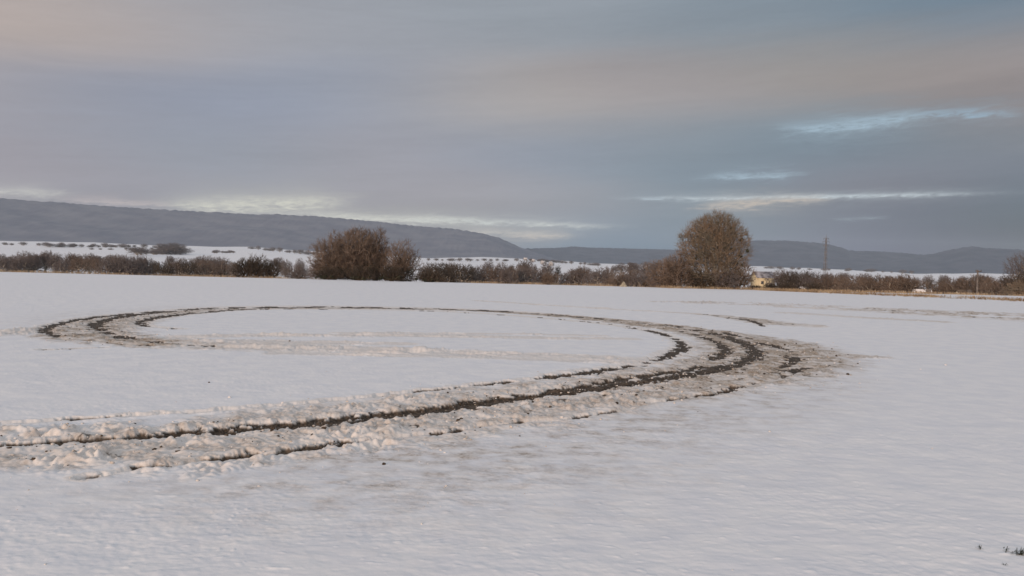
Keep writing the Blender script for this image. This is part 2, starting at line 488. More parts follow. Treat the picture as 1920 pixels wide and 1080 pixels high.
# churned belts: x, y, half width (m), dirt 0..1, lump height (m)
BELTS = [
    [(-80, 840, 1.0, .30, .06), (100, 835, 1.15, .36, .075), (300, 830, 1.3, .40, .08), (500, 813, 1.5, .40, .075), (700, 790, 1.6, .40, .07), (900, 764, 1.6, .40, .065), (1060, 745, 1.5, .44, .065),
     (1200, 727, 1.5, .52, .065), (1330, 707, 1.6, .66, .07), (1420, 688, 1.8, .75, .075), (1455, 668, 1.9, .85, .075), (1425, 645, 1.8, .9, .08), (1350, 628, 1.3, .95, .08), (1250, 613, 1.0, 1, .08),
     (1120, 598, .8, 1, .08), (1000, 588, .65, .95, .07), (850, 581, .55, .8, .05), (650, 578, .55, .7, .05), (450, 579, .7, .65, .06), (330, 586, .9, .6, .06), (230, 600, 1.2, .6, .06),
     (170, 615, 1.4, .65, .06), (180, 632, 1.3, .75, .06), (280, 645, .9, .75, .05)],
    [(280, 645, .9, .6, .06), (400, 650, .9, .3, .09), (600, 655, .8, .14, .10), (800, 661, .7, .1, .10), (1000, 668, .6, .1, .09), (1180, 676, .6, .1, .07)],
    [(60, 622, .9, .25, .080), (-60, 630, .9, .2, .080)],
    [(330, 633, .5, .12, .10), (500, 630, .5, .14, .10), (800, 630, .5, .12, .10), (1000, 634, .45, .1, .08), (1180, 636, .4, .08, .07)],
    [(900, 564, .6, .1, .10), (1000, 571, .5, .06, .09), (1150, 580, .5, .06, .09), (1300, 589, .4, .25, .06), (1380, 597, .7, .55, .06), (1450, 607, .9, .6, .06), (1520, 612, .7, .3, .05)],
    [(1440, 655, 1.2, .9, .091), (1540, 664, .8, .7, .078), (1650, 670, .3, .3, .039)],
    [(1430, 690, .9, .8, .06), (1550, 688, .3, .5, .03)],
    [(1250, 567, 1.2, .2, .12), (1350, 568, 2.0, .35, .14), (1440, 571, 2.0, .25, .14), (1560, 575, 2.0, .2, .14)],
    [(1500, 576, 2.0, .2, .12), (1660, 582, 3.6, .45, .15), (1780, 588, 4.4, .56, .17), (1880, 592, 4.8, .6, .17), (2020, 599, 5.0, .42, .17)],
    [(1480, 588, .8, .1, .05), (1620, 597, .8, .15, .05), (1760, 604, .7, .2, .05)],
    [(1440, 543, 1.6, .6, .132), (1600, 551, 1.6, .7, .176), (1760, 558, 1.6, .7, .176), (2000, 568, 1.5, .75, .176)],
    [(290, 641, 1.0, .2, .07), (430, 644, 1.0, .16, .08), (600, 645, .6, .1, .08), (760, 646, .35, .08, .06)],
    [(520, 663, .35, .08, .08), (800, 669, .35, .08, .08), (1000, 675, .35, .08, .08), (1220, 684, .35, .1, .06)],
    [(640, 625, .3, .06, .07), (900, 626, .3, .06, .07), (1120, 630, .3, .06, .06)],
]
# soil flung over clean snow: x, y, half width (m), dirt
SPRAY = [
    [(250, 905, 1.0, .12), (420, 898, 1.2, .26), (600, 885, 1.5, .36), (800, 860, 1.7, .40), (1000, 830, 1.7, .36), (1200, 792, 1.5, .32), (1380, 750, 1.2, .34), (1530, 710, .9, .28)],
    [(80, 606, 1.5, .12), (200, 585, 1.5, .12), (340, 574, 1.2, .1)],
]
RUT_P = [smooth_path(r) for r in RUTS]
BELT_P = [smooth_path(b, .6) for b in BELTS]
SPRAY_P = [smooth_path(s, .8) for s in SPRAY]

def near_path(x, y, P, reach):
    """nearest point of a path: distance and the values carried along it; far points get distance 99"""
    n = P.shape[1] - 2
    dist = np.full(x.shape, 99.0); val = np.zeros((n,) + x.shape)
    lo = P[:, :2].min(0) - reach; hi = P[:, :2].max(0) + reach
    idx = np.nonzero((x > lo[0]) & (x < hi[0]) & (y > lo[1]) & (y < hi[1]))[0]
    if not len(idx): return dist, val
    xs, ys = x[idx], y[idx]; dd = np.full(len(idx), 99.0); vv = np.zeros((n, len(idx)))
    for a, b in zip(P[:-1], P[1:]):
        l2 = max(1e-9, (b[0] - a[0]) ** 2 + (b[1] - a[1]) ** 2)
        m = np.nonzero((xs > min(a[0], b[0]) - reach) & (xs < max(a[0], b[0]) + reach) & (ys > min(a[1], b[1]) - reach) & (ys < max(a[1], b[1]) + reach))[0]
        if not len(m): continue
        t = np.clip(((xs[m] - a[0]) * (b[0] - a[0]) + (ys[m] - a[1]) * (b[1] - a[1])) / l2, 0, 1)
        d = np.hypot(xs[m] - a[0] - t * (b[0] - a[0]), ys[m] - a[1] - t * (b[1] - a[1]))
        k = d < dd[m]; mk = m[k]
        dd[mk] = d[k]
        for j in range(n): vv[j, mk] = a[2 + j] + t[k] * (b[2 + j] - a[2 + j])
    dist[idx] = dd; val[:, idx] = vv
    return dist, val

def surface(x, y):
    """height of the ground, bare soil, dirt and churn at points"""
    z = terrain(x, y)
    d0 = np.hypot(x, y)
    near = d0 < 95
    X_, Y_ = x[near], y[near]
    zz = np.zeros(len(X_)); mud = np.zeros(len(X_)); dirt = np.zeros(len(X_)); churn = np.zeros(len(X_)); lump = np.zeros(len(X_))
    wob = fbm(X_ / .5, Y_ / .5, 3, 21)
    far = np.clip(11.0 / np.maximum(d0[near], 1), .3, 1)
    torn = ss(fbm(X_ / 2.6, Y_ / 1.9, 4, 23, .6), -.5, .15)
    lined = np.zeros(len(X_))
    for i, P in enumerate(BELT_P):
        d, (hw, di, amp) = near_path(X_, Y_, P, P[:, 2].max() * 1.3 + .8)
        e = d + wob * 0.35 * np.minimum(hw, 1)
        k = 1 - ss(e, hw * .55, hw * 1.15 + .05)
        if P[:, 2].max() > 1.9: k = k * torn
        if i in (1, 3, 4, 8, 11, 12, 13): lined = np.maximum(lined, np.where(k * amp > lump, k, 0))
        churn = np.maximum(churn, k); lump = np.maximum(lump, k * amp * (far if i == 0 else 1)); dirt = np.maximum(dirt, k * di)
    for P in SPRAY_P:
        d, (hw, di) = near_path(X_, Y_, P, 4.5)
        k = np.exp(-(d / np.maximum(hw, .1)) ** 2)
        dirt = np.maximum(dirt, k * di * np.clip(0.75 + 0.75 * fbm(X_ / .34, Y_ / .22, 4, 61, .65), 0, 1.6))
    b1 = np.abs(perlin(X_ / .55, Y_ / .55, 31)); b2 = np.abs(perlin(X_ / .23 + 7, Y_ / .23, 32)); b3 = np.abs(perlin(X_ / .10, Y_ / .10 + 3, 33))
    bill = (1 - 1.7 * b1) * .55 + (2.1 * b2 - .42) * .75 + (2.1 * b3 - .42) * .55 - .15
    rows_ = fbm(X_ / 3.2 + .4 * wob, Y_ / .42, 3, 37) * 1.1 + .25 * bill
    bill = bill * (1 - lined) + rows_ * lined
    patch = .35 + .65 * ss(fbm(X_ / 1.1, Y_ / 1.1, 2, 35), -.35, .5)
    zz += lump * .85 * bill * patch
    # soil shows in the hollows between lumps, in patches
    dn = fbm(X_ / .33, Y_ / .33, 4, 41)
    streaky = fbm(X_ / 1.3, Y_ / .8, 3, 42)
    dirt = dirt * np.clip(.42 + 1.0 * ss(dn + streaky * .8, -.6, .6), 0, 1.35)
    mud = np.maximum(mud, churn * ss(dirt, .24, .62) * ss(-bill + dn * .9, .42, .95) * .85)
    for P in RUT_P:
        d, (hw, so) = near_path(X_, Y_, P, 1.5)
        e = d + fbm(X_ / .26, Y_ / .26, 4, 51, .65) * np.minimum(.18, hw * .75)
        gap = ss(so + fbm(X_ / .8, Y_ / .8, 3, 52) * np.where(so > .75, .45, .9), .26, .55)
        k = 1 - ss(e, hw * .55, hw * 1.0)
        on = k * gap
        zz = zz * ss(e, hw * .7, hw * 2.1 + .06) - .055 * far * (1 - ss(e, hw * .35, hw * 1.05)) * (.5 + .5 * gap)
        rim = np.exp(-((e - hw * 1.5) / (hw * .5 + .02)) ** 2)
        zz += rim * .022 * far * (.5 + so) * (.6 + .8 * dn)
        mud = np.where(k > .02, np.maximum(mud * (1 - k), on), mud)
        churn = np.maximum(churn, (1 - ss(e, hw * 1.2, hw * 2.2)) * (so > .05))
    # wind crust and small drifts of the untouched snow
    calm = 1 - churn
    crust = fbm(X_ / .32 + Y_ / 1.7, Y_ / .16, 3, 71) * .0035 + fbm(X_ / .9 + Y_ / 2.1, Y_ / .7, 3, 72) * .004 + np.maximum(0, fbm(X_ / .14, Y_ / .09, 2, 73) - .55) * .010
    crust = crust + (fbm(X_ / .085, Y_ / .075, 2, 74) * .0030 + np.maximum(0, perlin(X_ / .05, Y_ / .05, 75) - .5) * .016 * ss(fbm(X_ / 1.1, Y_ / 1.1, 3, 76), -.1, .6)) * (.35 + .8 * ss(fbm(X_ / 2.3, Y_ / 1.7, 2, 77), -.4, .5)) * (1 - ss(d0[near], 12, 22))
    zz += calm * crust
    mud_f = np.zeros(len(x)); dirt_f = np.zeros(len(x)); churn_f = np.zeros(len(x))
    z[near] += zz; mud_f[near] = mud; dirt_f[near] = dirt; churn_f[near] = churn
    return z, mud_f, dirt_f, churn_f

# ------------------------------------------------------------------ the ground sheet: one polar sheet, finest where the eye is near
F2 = FPX * 1024 / 1920
rows = np.r_[np.geomspace(.4, 4.4, 14)[:-1], CAM_H * F2 / np.arange(CAM_H * F2 / 4.4, 17.0, -.52), np.geomspace(96, 7500, 92)]
az_f = np.arange(-40, 40.001, .062)
az_c = np.r_[np.linspace(-180, -40, 71)[:-1], az_f, np.linspace(40, 180, 71)[1:]]
AZ, RR = np.meshgrid(np.radians(az_c), rows)
gx = (RR * np.sin(AZ)).ravel(); gy = (RR * np.cos(AZ)).ravel()
gz, gm, gd, gc = surface(gx, gy)
nr, nc = RR.shape
ii = np.arange(nr * nc).reshape(nr, nc)
quads = np.stack([ii[:-1, :-1], ii[:-1, 1:], ii[1:, 1:], ii[1:, :-1]], -1).reshape(-1, 4)[:, ::-1]
V3 = np.stack([gx, gy, gz], 1); A3 = np.stack([gm, gd, gc], 1)
def sub_sheet(name, sel):
    q = quads[sel]; used = np.unique(q); rem = np.zeros(nr * nc, np.int64); rem[used] = np.arange(len(used))
    o = mesh_np(name, V3[used], rem[q], M_GROUND, smooth=True, attr=A3[used])
    o['kind'] = 'structure'
    return o
qc = gc[quads].mean(1) > .4
sub_sheet('ground', ~qc)
sub_sheet('tyre_tracks', qc)

# ------------------------------------------------------------------ hills: wooded ridges with a foot, a slope and a back
def hill(top, D0, width, seed, cover_m, step=1.5, bump=1.0):
    tx = np.array([p[0] for p in top], float); ty = np.array([p[1] for p in top], float)
    px = np.arange(tx[0], tx[-1] + .1, step)
    yh = np.array([horizon(p) for p in px])
    az = np.arctan2(*np.array([ray(p, h)[:2] for p, h in zip(px, yh)]).T)
    e1 = (yh - np.interp(px, tx, ty)) / FPX
    T = np.r_[-.08, np.linspace(0, 1, 60), 1.06, 1.2, 1.6]
    PX, TT = np.meshgrid(px, T)
    Dm = np.interp(PX, FOOT_X, FOOT_D) if D0 is None else np.full(PX.shape, float(D0))
    r = Dm + width * TT
    azg = np.broadcast_to(az, PX.shape)
    x = r * np.sin(azg); y = r * np.cos(azg)
    zf = terrain(Dm * np.sin(azg), Dm * np.cos(azg)) - 1
    ef = (zf - CAM_H) / Dm
    e1 = e1 * np.cos(az)
    e = ef + (np.broadcast_to(e1, PX.shape) - ef) * np.clip(TT, 0, 1) ** .92
    z = CAM_H + e * r
    hgt = np.maximum(0, np.broadcast_to(e1, PX.shape) - ef) * r
    mid = np.clip(TT * (1 - TT) * 4, 0, 1)
    z += fbm(x / 420, y / 420, 3, seed) * np.minimum(14, hgt * .12) * mid
    wood = np.clip(hgt / 30, 0, 1) * bump
    z += (fbm(x / 30, y / 200, 3, seed + 3) * 1.6 * ss(TT, .02, .1) + perlin(x / 22, y / 400, seed + 9) * 3.2 * ss(TT, .9, 1)) * wood
    z = np.where(TT > 1, z - (TT - 1) * width * .35, z)
    z = np.where(TT < 0, zf - 8, z)
    n, m = PX.shape
    k = np.arange(n * m).reshape(n, m)
    q = np.stack([k[:-1, :-1], k[:-1, 1:], k[1:, 1:], k[1:, :-1]], -1).reshape(-1, 4)
    o = mesh_np('hill', np.stack([x.ravel(), y.ravel(), z.ravel()], 1), q[:, ::-1], cover_m, smooth=True)
    o['kind'] = 'structure'
    return o
hill([(-420, 372), (-200, 370), (-60, 371), (0, 372), (40, 376), (100, 379), (200, 387), (300, 393), (400, 398), (470, 402), (520, 402), (600, 406), (650, 411), (700, 415), (780, 424),
      (850, 429), (900, 437), (935, 446), (960, 457), (980, 466), (1000, 472), (1030, 482), (1060, 492)], 3500, 900, 101, M_HILL)
hill([(800, 476), (900, 468), (980, 466), (1040, 465), (1075, 462), (1100, 464), (1180, 466), (1260, 468), (1340, 469), (1420, 474), (1520, 486), (1600, 500)], 5600, 900, 111, M_HILLFAR)
hill([(1180, 492), (1240, 478), (1320, 462), (1380, 454), (1410, 451), (1470, 451), (1530, 455), (1555, 459), (1575, 464), (1592, 470), (1640, 471), (1690, 474), (1740, 479), (1800, 488), (1880, 500), (1960, 512)], 5500, 1100, 121, M_HILLFAR)
hill([(1560, 503), (1640, 492), (1700, 483), (1750, 475), (1785, 467), (1810, 463), (1825, 462), (1850, 465), (1890, 467), (1960, 470), (2080, 472), (2250, 482), (2450, 496)], 5300, 800, 131, M_HILLFAR)

# ------------------------------------------------------------------ trees
def tubes(a, b, ra, rb, n):
    d = b - a; L = np.linalg.norm(d, axis=1, keepdims=True); d = d / np.maximum(L, 1e-6)
    ref = np.where(np.abs(d[:, 2:3]) < .9, np.array([[0, 0, 1.]]), np.array([[1., 0, 0]]))
    u = np.cross(d, ref); u /= np.linalg.norm(u, axis=1, keepdims=True); w = np.cross(d, u)
    k = np.arange(n) * 2 * math.pi / n
    ring = np.cos(k)[None, :, None] * u[:, None, :] + np.sin(k)[None, :, None] * w[:, None, :]
    va = a[:, None, :] + ring * ra[:, None, None]; vb = b[:, None, :] + ring * rb[:, None, None]
    v = np.concatenate([va, vb], 1).reshape(-1, 3)
    base = np.arange(len(a))[:, None] * 2 * n
    q = np.stack([np.stack([base[:, 0] + i, base[:, 0] + (i + 1) % n, base[:, 0] + n + (i + 1) % n, base[:, 0] + n + i], 1) for i in range(n)], 1).reshape(-1, 4)
    return v, q
def grow(seed, height, rx, ry, zlow, tips, twigs, r_tip, stems=1, trunk=.35, lumps=.2, up=.25, twig_len=.45, shell=.5, zc=None, spread=.3):
    """a bare tree: tips scattered through a lumpy egg, each tied to the nearest limb; returns thick and thin tubes"""
    g = np.random.default_rng(seed)
    zc = (zlow + height) / 2 if zc is None else zc
    nodes = []; par = []
    for s in range(stems):
        a = g.uniform(0, 2 * math.pi); off = 0 if stems == 1 else spread * rx * math.sqrt(g.uniform(.1, 1))
        b = np.array([off * math.cos(a), off * math.sin(a), -.15]); lean = np.array([b[0], b[1], 0]) * .5 + g.normal(0, .05, 3) * height * .1
        prev = -1; n = 6; hh = height * trunk * g.uniform(.8, 1.2)
        for i in range(n):
            p = b + (lean + np.array([0, 0, hh])) * (i / (n - 1)) + g.normal(0, .012 * height, 3) * (i > 0)
            nodes.append(p); par.append(prev); prev = len(nodes) - 1
    n0 = len(nodes)
    d = g.normal(size=(tips, 3)); d /= np.linalg.norm(d, axis=1, keepdims=True)
    lum = 1 + lumps * (np.sin(d @ g.normal(0, 2.6, 3) + g.uniform(0, 6)) * .6 + np.sin(d @ g.normal(0, 5, 3) + g.uniform(0, 6)) * .4)
    rad = g.uniform(0, 1, tips) ** shell * lum
    rz = np.where(d[:, 2] > 0, height - zc, zc - zlow)
    T = d * rad[:, None] * np.stack([np.full(tips, rx), np.full(tips, ry), rz], 1) + np.array([0, 0, zc])
    T = T[T[:, 2] > .1]
    T = T[np.argsort(np.linalg.norm(T * [1, 1, .8], axis=1))]
    cap = n0 + len(T) * 3
    N = np.zeros((cap, 3)); Pn = np.full(cap, -1); PL = np.zeros(cap)
    N[:n0] = nodes; Pn[:n0] = par
    for i in range(n0): PL[i] = 0 if par[i] < 0 else PL[par[i]] + np.linalg.norm(N[i] - N[par[i]])
    c = n0; tip_id = []
    for p in T:
        v = N[:c] - p; dist = np.sqrt((v * v).sum(1))
        cost = dist + .12 * PL[:c] + np.maximum(0, v[:, 2]) * .8
        k = int(np.argmin(cost)); q = N[k]; L = dist[k]
        prev = k
        for t in (.4, .72, 1.0):
            pt = q + (p - q) * t + np.array([0, 0, -up * L * .5 * math.sin(math.pi * t)]) + g.normal(0, .05, 3) * L * (t < 1)
            N[c] = pt; Pn[c] = prev; PL[c] = PL[prev] + L * .33; prev = c; c += 1
        tip_id.append(prev)
    N = N[:c]; Pn = Pn[:c]
    r = np.zeros(c); r[tip_id] = r_tip ** 2.5
    for i in range(c - 1, 0, -1):
        if r[i] == 0: r[i] = r_tip ** 2.5
        if Pn[i] >= 0: r[Pn[i]] += r[i]
    r = r ** (1 / 2.5)
    seg = np.nonzero(Pn >= 0)[0]
    a, b, ra, rb = N[Pn[seg]], N[seg], np.minimum(r[Pn[seg]], r[seg] * 1.35), r[seg]
    thick = rb > max(r.max() * .22, r_tip * 3.0)
    tt = np.array(tip_id); ct = np.array([0, 0, zc * .6])
    o = N[tt] - ct; o /= np.linalg.norm(o, axis=1, keepdims=True)
    A = np.repeat(N[tt], twigs, 0); O = np.repeat(o, twigs, 0)
    dr = O * .6 + g.normal(0, .6, A.shape) + np.array([0, 0, .22]); dr /= np.linalg.norm(dr, axis=1, keepdims=True)
    L = twig_len * g.uniform(.5, 1.3, (len(A), 1))
    B = A + dr * L
    v1, q1 = tubes(a[thick], b[thick], ra[thick], rb[thick], 6)
    v2, q2 = tubes(np.vstack([a[~thick], A]), np.vstack([b[~thick], B]), np.r_[ra[~thick], np.full(len(A), r_tip * .9)], np.r_[rb[~thick], np.full(len(A), r_tip * .35)], 3)
    return (v1, q1), (v2, q2)
def tree_parts(root, parts, bark, twig):
    (v1, q1), (v2, q2) = parts
    mesh_np('trunk', v1, q1, bark, root, True)
    mesh_np('crown', v2, q2, twig, root)
    return root
def leaf_clump(c, r, n, size, g):
    d = g.normal(size=(n, 3)); d /= np.linalg.norm(d, axis=1, keepdims=True)
    p = np.array(c) + d * (r * g.uniform(.15, 1, (n, 1)) ** .6)
    a = g.normal(size=(n, 3)); a /= np.linalg.norm(a, axis=1, keepdims=True)
    b = np.cross(a, d); b /= np.maximum(1e-6, np.linalg.norm(b, axis=1, keepdims=True))
    s = size * g.uniform(.6, 1.4, (n, 1))
    v = np.stack([p - a * s, p + b * s * .5, p + a * s, p - b * s * .5], 1).reshape(-1, 3)
    return v, np.arange(4 * n).reshape(-1, 4)

# the round tree on the right of the field
px_m = 88.0 / FPX                # metres per picture pixel at the far edge of the field
t = thing('bare_tree', 'tall round bare tree with russet twigs and dark mistletoe balls, standing at the field edge', 'tree', at(1338, 88), .4)
tree_parts(t, grow(14, 8.3, 4.0, 2.8, -1.2, 4700, 5, .0122, stems=1, trunk=.34, lumps=.11, up=.35, twig_len=.56, shell=.38, zc=4.5), M_BARK, M_TWIGRED)
g = np.random.default_rng(4)
for (dxp, dyp, rr) in [(51, -92, .34), (56, -72, .26), (47, -62, .38), (29, -112, .28), (24, -88, .34), (14, -76, .26), (33, -74, .3), (43, -50, .26), (-22, -68, .24), (2, -58, .24), (17, -46, .26), (-36, -56, .22), (51, -45, .22), (38, -100, .22)]:
    c = np.array([dxp * px_m, g.uniform(-1.3, .2), -dyp * px_m])
    a = -.4
    c2 = (c[0] * math.cos(a) - c[1] * math.sin(a), c[0] * math.sin(a) + c[1] * math.cos(a), c[2])
    v, q = leaf_clump(c2, rr * .72, 170, .07, g); v = (v - c2) * g.uniform(.7, 1.35, 3) + c2
    mesh_np('mistletoe', v, q, M_EVER, t)
# brown scrub at its foot
def bush(name, label, cat, px, dist, w_px, h_px, seed, twig, stems=7, tips=900, group=None, r_tip=.011, green=0, lumps=.25, ratio=.8, twigs=3):
    m = dist / FPX
    root = thing(name, label, cat, at(px, dist), random.uniform(-.5, .5), group)
    h = h_px * m; w = w_px * m / 2
    tree_parts(root, grow(seed, h, w, w * ratio, -.1 * h, tips, twigs, r_tip, stems=1, trunk=.13, lumps=lumps, up=.2, twig_len=.165 * h ** .6 + .05, shell=.55, zc=h * .38), M_TWIGDARK, twig)
    if green:
        gg = np.random.default_rng(seed)
        vs, qs, n = [], [], 0
        for i in range(green):
            v, q = leaf_clump((gg.uniform(-.75, .75) * w, gg.uniform(-.9, -.1) * w * ratio, gg.uniform(.08, .3) * h), h * .13, 90, .06, gg)
            vs.append(v); qs.append(q + n); n += len(v)
        mesh_np('ivy', np.vstack(vs), np.vstack(qs), M_EVER, root)
    return root
bush('shrub', 'broad brown bare shrub leaning against the left side of the tall round tree', 'shrub', 1262, 87.5, 92, 62, 21, M_TWIG, tips=1800, twigs=4, r_tip=.014)
bush('shrub', 'low dark scrub at the foot of the tall round tree, left of its trunk', 'shrub', 1312, 86.5, 62, 34, 22, M_TWIGDARK, tips=1000, r_tip=.013)
bush('shrub', 'low dark scrub at the foot of the tall round tree, right of its trunk', 'shrub', 1362, 86.5, 62, 32, 24, M_TWIGGREY, tips=1000, r_tip=.013)
bush('shrub', 'low brown scrub on the right side of the tall round tree', 'shrub', 1384, 88, 66, 50, 23, M_TWIG, tips=900, r_tip=.013)

# the thicket left of the middle
bush('thicket_tree', 'leftmost rounded tree of the brown thicket, many stems spreading from the ground', 'tree', 626, 90, 88, 84, 31, M_TWIG, tips=2700, green=10, twigs=4, r_tip=.014)
bush('thicket_tree', 'tallest tree of the brown thicket with a ragged pointed top', 'tree', 670, 90, 92, 102, 32, M_TWIG, tips=3200, green=10, lumps=.16, twigs=4, r_tip=.014)
bush('thicket_tree', 'steep right shoulder of the brown thicket beside its tallest tree', 'tree', 704, 91, 64, 92, 33, M_TWIG, tips=1800, green=8, twigs=4, r_tip=.014)
bush('thicket_tree', 'smaller tree at the right end of the thicket with an open top', 'tree', 754, 89, 72, 74, 34, M_TWIG, tips=1600, green=9, lumps=.28, twigs=4, r_tip=.014)
bush('bush', 'low dark bush tailing off at the right end of the brown thicket', 'bush', 806, 87, 66, 21, 35, M_TWIGDARK, tips=1100, green=14, ratio=.5, r_tip=.013)
bush('bush', 'dark undergrowth bush at the left foot of the brown thicket', 'bush', 618, 87, 66, 24, 36, M_TWIGDARK, tips=900, green=9, ratio=.3, r_tip=.013)
bush('bush', 'dark undergrowth bush below the tallest tree of the brown thicket', 'bush', 676, 86.5, 66, 26, 48, M_TWIGDARK, tips=900, green=12, ratio=.3, r_tip=.013)
bush('bush', 'dark undergrowth bush between the tall and the small thicket trees', 'bush', 734, 86.5, 66, 30, 49, M_TWIGDARK, tips=1000, green=14, ratio=.3, r_tip=.013)
bush('bush', 'low grey scrub joining the dark bushes to the brown thicket', 'bush', 562, 92, 80, 26, 37, M_TWIGGREY, tips=900, ratio=.5)
# three dark bushes left of it
bush('bush', 'left bush of the three dark bare bushes before the hedgerow', 'bush', 457, 95, 46, 40, 38, M_TWIGDARK, tips=800, r_tip=.012)
bush('bush', 'middle and tallest of the three dark bare bushes before the hedgerow', 'bush', 482, 95, 46, 44, 39, M_TWIGDARK, tips=900, r_tip=.012)
bush('bush', 'right bush of the three dark bare bushes before the hedgerow', 'bush', 506, 95, 44, 36, 40, M_TWIGDARK, tips=800, r_tip=.012)

for px_, w_, h_, lab_, sd_ in [(1418, 40, 9, 'low dark bush in front of the left half of the small yellow house', 61), (1446, 36, 13, 'low dark bush in front of the right half of the small yellow house', 62),
                               (1476, 40, 16, 'low dark bush just right of the small yellow house', 63), (1524, 44, 17, 'low dark bush left of the lattice mast foot', 64)]:
    bush('bush', lab_, 'bush', px_, 100, w_, h_, sd_, M_TWIGDARK, tips=500, ratio=.4, r_tip=.013, green=4)

# kinds of background tree, built once each and then copied
ORD = ['first', 'second', 'third', 'fourth', 'fifth', 'sixth', 'seventh', 'eighth', 'ninth', 'tenth', 'eleventh', 'twelfth', 'thirteenth', 'fourteenth', 'fifteenth', 'sixteenth', 'seventeenth', 'eighteenth']
KINDS = {}
def kind_root(k):
    """0-2 round bushes, 3-5 small trees, 6-7 slim uprights; unit height 1 m"""
    if k in KINDS: return KINDS[k]
    tw = [M_TWIGGREY, M_TWIG, M_TWIGDARK, M_TWIGGREY, M_TWIG, M_TWIGGREY, M_TWIGDARK, M_TWIG][k]
    root = thing('hedgerow_tree', '-', 'tree', (0, 0, 0))
    if k < 3: p = grow(60 + k, 1.0, .62, .5, -.1, 640, 4, .0046, stems=1, trunk=.12, lumps=.25, up=.2, twig_len=.11, zc=.42)
    elif k < 6: p = grow(60 + k, 1.0, .42, .40, .08, 560, 4, .0040, stems=1, trunk=.3, lumps=.25, up=.3, twig_len=.09, zc=.58)
    else: p = grow(60 + k, 1.0, .2, .2, .08, 320, 4, .0040, stems=1, trunk=.5, lumps=.25, up=.3, twig_len=.08, zc=.5)
    tree_parts(root, p, M_BARK, tw)
    KINDS[k] = [root, 0]
    return KINDS[k]
def place(k, pos, h, w, label, group, name=None):
    e = kind_root(k)
    sc = (h * w, h * w, h)
    rz = random.uniform(0, 6.28)
    if e[1] == 0:
        o = e[0]; o.location = pos; o.rotation_euler = (0, 0, rz); o.scale = sc; o['label'] = label; o['group'] = group
    else: o = dup(e[0], pos, rz, sc, label, group)
    if name: o.name = name
    e[1] += 1
    return o
def row(what, where, group, xs, dist, djit, top, tjit, kinds, wid=1.0, sink=.0):
    """a row of trees; top(px) is the picture row their tops reach"""
    xs = sorted(xs)
    for i, px in enumerate(xs):
        d = dist + random.uniform(-djit, djit)
        p = at(px, d)
        y = 2.0 + np.interp(px, [q[0] for q in top], [q[1] for q in top]) + random.uniform(-tjit * 1.2, tjit * 1.5)
        h = max(.8, CAM_H + (horizon(px) - y) / FPX * d - p.z)
        place(random.choice(kinds), p, h, wid * random.uniform(.75, 1.3), what + ', ' + ORD[i] + ' from the left ' + where, group)
def spread_x(a, b, n, j=.35):
    s = (b - a) / n
    return [a + s * (i + .5) + random.uniform(-j, j) * s for i in range(n)]

# left hedgerow, in stretches
L1 = [(-120, 477), (0, 476), (60, 472), (90, 474), (130, 478), (180, 477), (240, 481), (300, 486), (350, 486), (400, 486), (450, 484), (600, 492)]
row('grey brown bare tree', 'in the hedgerow below the left hill end', 'bare trees of the left hedgerow', spread_x(-90, 130, 12), 205, 14, L1, 4, [0, 1, 3, 5], 1.1)
row('grey brown bare tree', 'in the hedgerow below the snow slope', 'bare trees of the left hedgerow', spread_x(130, 300, 11), 205, 14, L1, 4, [0, 1, 0, 3, 4], 1.1)
row('grey brown bare tree', 'in the hedgerow beside the three dark bushes', 'bare trees of the left hedgerow', spread_x(300, 450, 10), 200, 14, L1, 5, [0, 1, 2, 3], 1.1)
row('dim grey bare tree', 'in the row behind the left hedgerow', 'trees behind the left hedgerow', spread_x(-90, 200, 14), 270, 25, [(-90, 473), (60, 473), (200, 476)], 5, [3, 5, 0], 1.1)
row('dim grey bare tree', 'in the row behind the dark bushes', 'trees behind the left hedgerow', spread_x(200, 600, 16), 270, 25, [(200, 478), (400, 484), (520, 483), (600, 490)], 6, [3, 5, 0], 1.0)
place(3, at(137, 240), 5.2, .55, 'slim grey tree rising above the left hedgerow below the wooded slope', 'single trees over the hedgerow')
place(5, at(374, 240), 6.0, .9, 'pale bare tree with open crown rising above the hedgerow left of the dark bushes', 'single trees over the hedgerow')
place(6, at(466, 260), 5.4, 1.0, 'slim pole like tree standing over the three dark bushes', 'single trees over the hedgerow')
# middle, between the thicket and the round tree
Mt = [(780, 496), (830, 491), (870, 497), (940, 495), (985, 491), (1040, 506), (1100, 503), (1150, 505), (1240, 510)]
row('grey brown bare tree', 'in the line right of the thicket', 'bare trees of the middle tree line', spread_x(800, 950, 8), 190, 12, Mt, 3, [0, 1, 2, 3], 1.15)
row('grey brown bare tree', 'in the line before the straw heap', 'bare trees of the middle tree line', spread_x(950, 1150, 12), 190, 12, Mt, 5, [0, 1, 3, 4], 1.1)
row('brown bare tree', 'between straw heap and wooden pole', 'bare trees of the middle tree line', spread_x(1150, 1250, 7), 165, 10, Mt, 4, [1, 2, 0], 1.2)
row('hazy grey tree', 'of the far grove beside the round tree', 'hazy trees of the far grove', spread_x(1145, 1270, 9), 520, 40, [(1140, 500), (1170, 492), (1200, 489), (1270, 488)], 2, [0, 3, 5], 1.3)
row('dim grey tree', 'in the row behind the middle line', 'trees behind the middle tree line', spread_x(790, 1150, 16), 300, 25, [(790, 493), (900, 493), (985, 488), (1060, 500), (1150, 503)], 4, [3, 5, 0, 6], 1.05)
place(6, at(986, 215), 5.8, 1.3, 'upright bare tree standing over the middle of the far tree line', 'single trees over the middle line')
place(7, at(1086, 200), 4.6, 1.2, 'slim brown tree over the tree line left of the straw heap', 'single trees over the middle line')
bush('bush', 'small round brown bush alone on the field edge left of the straw heap', 'bush', 1028, 90, 22, 20, 42, M_TWIG, tips=420, r_tip=.012)
